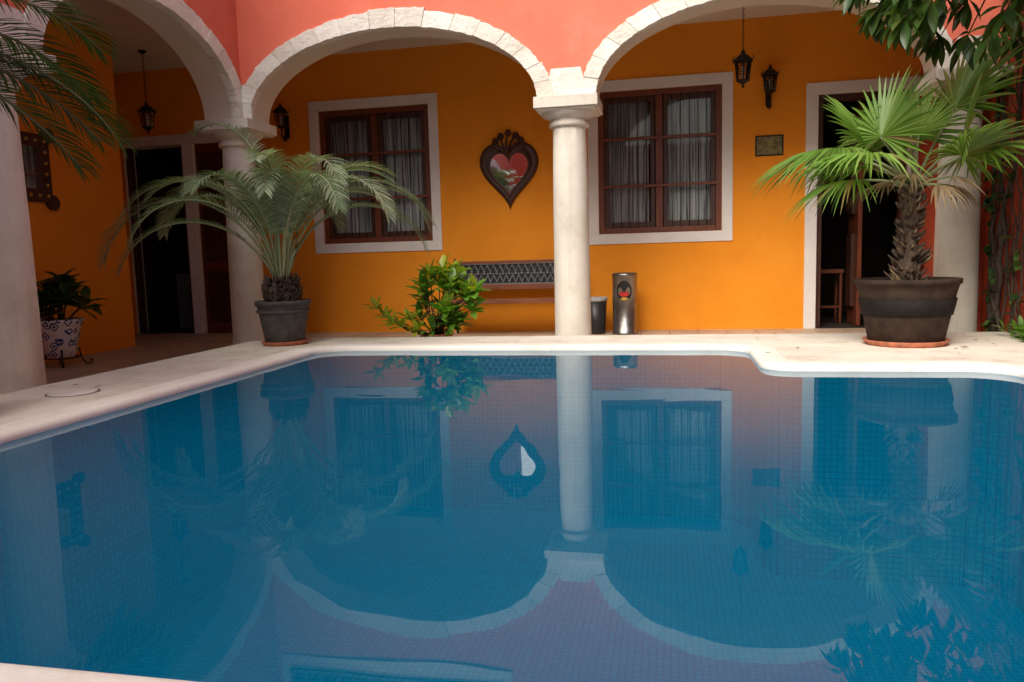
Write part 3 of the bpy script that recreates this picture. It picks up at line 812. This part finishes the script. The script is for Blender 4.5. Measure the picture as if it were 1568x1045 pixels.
def broadleaf(mb,p,d,L,W,mat,var,curl=.4,fold=.25):
    d=Vector(d).normalized(); side=d.cross(UP)
    side=side.normalized() if side.length>.1 else Vector((random.uniform(-1,1),random.uniform(-1,1),0)).normalized()
    roll=random.uniform(-.5,.5); nn=side.cross(d).normalized()
    side,nn=(side*cos(roll)+nn*sin(roll)),(nn*cos(roll)-side*sin(roll))
    prof=[(0,.04),(.18,.45),(.42,.95),(.62,1.0),(.82,.62),(1,.02)]
    vs=[];p=Vector(p);last=0;dd=d.copy()
    for (t,wf) in prof:
        p=p+dd*L*(t-last); last=t; dd=(dd-UP*curl*.28).normalized()
        hw=W*.5*wf
        vs+=[p-side*hw+nn*hw*fold,p.copy(),p+side*hw+nn*hw*fold]
    fs=[]
    for j in range(len(prof)-1):
        a=3*j; fs+= [(a,a+1,a+4,a+3),(a+1,a+2,a+5,a+4)]
    mb.add(vs,fs,mat,True,var)
def rosette(mb,p,ax,n,L,W,mat,vf,spread=(.3,1.2),curl=.4):
    ax=Vector(ax).normalized(); u=ax.orthogonal().normalized(); v=ax.cross(u)
    for k in range(n):
        a=k*2.4+random.uniform(-.3,.3); s=spread[0]+(spread[1]-spread[0])*(k+.5)/n
        d=ax*cos(s)+(u*cos(a)+v*sin(a))*sin(s)
        broadleaf(mb,Vector(p)+ax*(-.05*s),d,L*random.uniform(.75,1.15),W*random.uniform(.8,1.1),mat,vf(),curl)
def shrub():
    e=empty('leafy_shrub'); random.seed(11); x,y=-2.92,9.32
    w=MB(); w.lathe((x,y,FZ),[(.16,0),(.21,.24),(.22,.25),(.19,.25),(.01,.22)],'terra',28); w.obj('pot',e)
    s=MB(); l=MB()
    tips=[]
    for i in range(26):
        while True:
            q=Vector((random.uniform(-1,1),random.uniform(-1,1),random.uniform(-.9,1)))
            if .35<q.length<1: break
        tips.append(Vector((x+.10+q.x*.40,y+q.y*.28,.42+q.z*.38)))
    tips+=[Vector((x+.55,y-.05,.60)),Vector((x+.48,y,.36)),Vector((x+.12,y,.86)),Vector((x-.02,y-.1,.80)),Vector((x+.28,y,.82))]
    for t in tips:
        b=Vector((x+random.uniform(-.05,.05),y,FZ+.22)); m_=b.lerp(t,.5)+Vector((random.uniform(-.05,.05),0,.05))
        s.tube([b,m_,t],[.012,.009,.005],'bark',5)
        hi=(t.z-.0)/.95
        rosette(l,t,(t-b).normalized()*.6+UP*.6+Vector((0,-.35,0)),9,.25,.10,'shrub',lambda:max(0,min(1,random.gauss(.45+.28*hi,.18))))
    for t in (Vector((x-.78,y-.1,.42)),Vector((x-.70,y-.05,.30)),Vector((x-.55,y-.15,.22)),Vector((x-.42,y-.2,.18)),Vector((x-.3,y-.2,.28)),Vector((x-.2,y-.22,.14))):
        b=Vector((x-.05,y,FZ+.2)); s.tube([b,b.lerp(t,.6)+Vector((0,0,-.03)),t],[.012,.009,.005],'bark',5)
        rosette(l,t,(t-b).normalized()+UP*.7,9,.19,.07,'shrub',lambda:min(1,random.uniform(.75,1)))
    s.obj('stems',e); l.obj('leaves',e)
shrub()
def talavera_plant():
    e=empty('talavera_potted_plant'); random.seed(3); x,y=-7.42,8.1
    w=MB(); z=FZ+.12
    w.lathe((x,y,z),[(.15,0),(.17,.02),(.20,.15),(.245,.34),(.275,.42),(.29,.44),(.29,.465),(.26,.47),(.23,.42),(.01,.40)],'talavera',40); w.obj('ceramic_pot',e,loc=(x,y,z))
    w=MB()
    for i in range(4):
        a=pi/4+i*pi/2; c,s=cos(a),sin(a)
        w.tube([(x+.20*c,y+.20*s,FZ+.22),(x+.22*c,y+.22*s,FZ+.10),(x+.27*c,y+.27*s,FZ+.01),(x+.33*c,y+.33*s,FZ+.015),(x+.34*c,y+.34*s,FZ+.05),(x+.31*c,y+.31*s,FZ+.06)],.011,'iron',6)
    w.tube([(x+.20*cos(k*pi/12),y+.20*sin(k*pi/12),FZ+.11) for k in range(25)],.01,'iron',6)
    w.obj('iron_stand',e)
    s=MB();l=MB()
    for i in range(20):
        a=random.uniform(0,2*pi); r=random.uniform(.05,.36); t=Vector((x+r*cos(a),y+r*sin(a),.42+random.uniform(0,.50)*(1-r*.8)))
        b=Vector((x+.05*cos(a),y+.05*sin(a),FZ+.5)); s.tube([b,b.lerp(t,.6)+UP*.03,t],[.012,.01,.006],'bark',5)
        rosette(l,t,(t-b).normalized()+UP*.4,6,.27,.15,'darkleaf',random.random,(.4,1.35),.6)
    s.obj('stems',e); l.obj('leaves',e)
talavera_plant()
def climbing_vine():
    e=empty('climbing_vine'); random.seed(9); s=MB();l=MB()
    for i in range(34):
        y=random.uniform(6.5,9.5) if i>8 else random.uniform(8.9,9.5); z=.0; x=3.56; pts=[];rad=[]
        top=random.uniform(1.6,4.2) if i>6 else 4.4; r0=random.uniform(.006,.014) if i>4 else random.uniform(.022,.035)
        dy=0
        while z<top:
            pts.append((x+random.uniform(-.03,.015)-r0*.5,y,z)); rad.append(max(.004,r0*(1-z/5.5)))
            dy=dy*.7+random.uniform(-.06,.06); y=min(9.55,y+dy); z+=random.uniform(.10,.18)
        s.tube(pts,rad,'bark',6)
        for p in pts[1:]:
            pr=.16+.45*(max(0,p[2]-1.8)/2)
            if random.random()<pr:
                q=Vector(p); d=Vector((-random.uniform(.3,1),random.uniform(-1,1),random.uniform(-.8,.5)))
                for k in range(random.choice((1,2,3))):
                    broadleaf(l,q+Vector((0,random.uniform(-.06,.06),random.uniform(-.06,.06))),d+Vector((random.uniform(-.5,.5),random.uniform(-.5,.5),0)),random.uniform(.09,.17),random.uniform(.05,.09),'treeleaf',random.random())
    for i in range(22):
        p=Vector((3.45,random.uniform(7.9,8.9),DZ+.02)); rosette(l,p+Vector((random.uniform(-.1,.05),0,random.uniform(0,.12))),(-.3,random.uniform(-.3,.3),1),5,.13,.05,'shrub',lambda:random.uniform(.1,.7))
    s.obj('stems',e); l.obj('leaves',e)
climbing_vine()
def overhang_tree():
    e=empty('overhanging_tree'); random.seed(14); s=MB();l=MB()
    root=Vector((3.36,6.6,DZ-.01))
    trunk=[root,root+Vector((.02,.05,1.2)),root+Vector((-.02,.1,2.4)),root+Vector((-.1,.2,3.6)),root+Vector((-.2,.2,4.6))]
    s.tube(trunk,[.10,.085,.075,.06,.04],'bark',10)
    for i in range(125):
        t=Vector((random.uniform(1.75,3.5),random.uniform(6.3,8.6),random.uniform(2.7,4.7)))
        lim=2.62+.38*max(0,(3.0-t.x))+.15*sin(t.x*9)+.12*sin(t.y*7)+.2*max(0,t.y-7.5)
        if t.z<lim: t.z=lim+random.uniform(0,.3)
        b=trunk[3].lerp(trunk[4],random.random()); mid=b.lerp(t,.55)+Vector((0,0,.25))
        s.tube([b,mid,t],[.02,.012,.005],'bark',5)
        rosette(l,t,(t-mid).normalized()+Vector((-.2,-.3,-.2)),9,.29,.09,'treeleaf',lambda:max(0,min(1,random.gauss(.5,.25))),(.3,1.4),.7)
    s.obj('branches',e); l.obj('leaves',e)
overhang_tree()
def corner_palm():
    e=empty('tall_potted_palm'); random.seed(31); x,y=-4.66,3.75
    w=MB(); pot_lathe(w,x,y,DZ,.22,.30,.45); w.obj('pot',e)
    w=MB(); w.tube([(x,y,DZ+.4),(x+.03,y,1.2),(x,y,2.0),(x,y,2.38)],[.09,.07,.065,.06],'trunk',12); w.obj('trunk',e)
    w=MB()
    for i in range(10):
        az=i*2.4; frond(w,(x,y,2.36),az,radians(75-30*(i/12)),1.3+.2*random.random(),radians(95+30*i/12),.32,44,.15,'palmdark',vb=.25,w0=.018,leafdroop=.6)
    for az,e0,L,dr in ((66,42,1.62,88),(58,66,1.75,100),(72,4,1.58,52),(60,10,1.62,70),(68,-10,1.45,45),(74,26,1.6,80)):
        frond(w,(x,y,2.40),radians(az),radians(e0),L,radians(dr),.42,56,.15,'palmdark',vb=.4,w0=.019,leafdroop=.5)
    w.obj('fronds',e)
corner_palm()
# a few dry leaves blown onto the deck
random.seed(44); l=MB()
for i in range(26):
    px,py=(random.uniform(.9,3.4),random.uniform(6.95,9.0)) if i<17 else (random.uniform(-5.0,-4.1),random.uniform(3.8,8.4))
    a=random.uniform(0,2*pi)
    broadleaf(l,(px,py,DZ+.022),(cos(a),sin(a),.05),random.uniform(.03,.075),random.uniform(.015,.03),'dryleaf',random.random(),.2)
l.obj('fallen_leaves')

# ------------------------------------------------------------------ light, world, camera
W=bpy.data.worlds.new('World'); SC.world=W; W.use_nodes=True; nt=W.node_tree
sky=nt.nodes.new('ShaderNodeTexSky'); sky.sky_type='NISHITA'; sky.sun_disc=False
EL,AZ=radians(45),radians(200)
sky.sun_elevation=EL; sky.sun_rotation=AZ; sky.air_density=1.0; sky.dust_density=5.0; sky.ozone_density=1.0
bg=nt.nodes['Background']; nt.links.new(sky.outputs[0],bg.inputs[0]); bg.inputs[1].default_value=.15
sl=bpy.data.lights.new('sun','SUN'); sl.energy=4.1; sl.angle=radians(45); sl.color=(1,.955,.88)
so=bpy.data.objects.new('sun',sl); COL.objects.link(so)
d=Vector((sin(AZ)*cos(EL),cos(AZ)*cos(EL),sin(EL)))
so.rotation_euler=d.to_track_quat('Z','Y').to_euler(); so.location=(0,0,12)

F,p,r,yw=1168.676,.110,-.028,-.205
f=Vector((sin(yw)*cos(p),cos(yw)*cos(p),-sin(p))); rt=Vector((cos(yw),-sin(yw),0)); up=rt.cross(f)
r2=rt*cos(r)+up*sin(r); u2=-rt*sin(r)+up*cos(r)
cd=bpy.data.cameras.new('camera'); cd.sensor_width=36; cd.lens=F/1568*36; cd.clip_end=2000; cd.clip_start=.05
co=bpy.data.objects.new('camera',cd); COL.objects.link(co)
m=Matrix((( r2.x,u2.x,-f.x,0),(r2.y,u2.y,-f.y,0),(r2.z,u2.z,-f.z,1.0),(0,0,0,1)))
co.matrix_world=m; SC.camera=co
SC.view_settings.view_transform='Standard'; SC.view_settings.look='None'; SC.view_settings.exposure=0
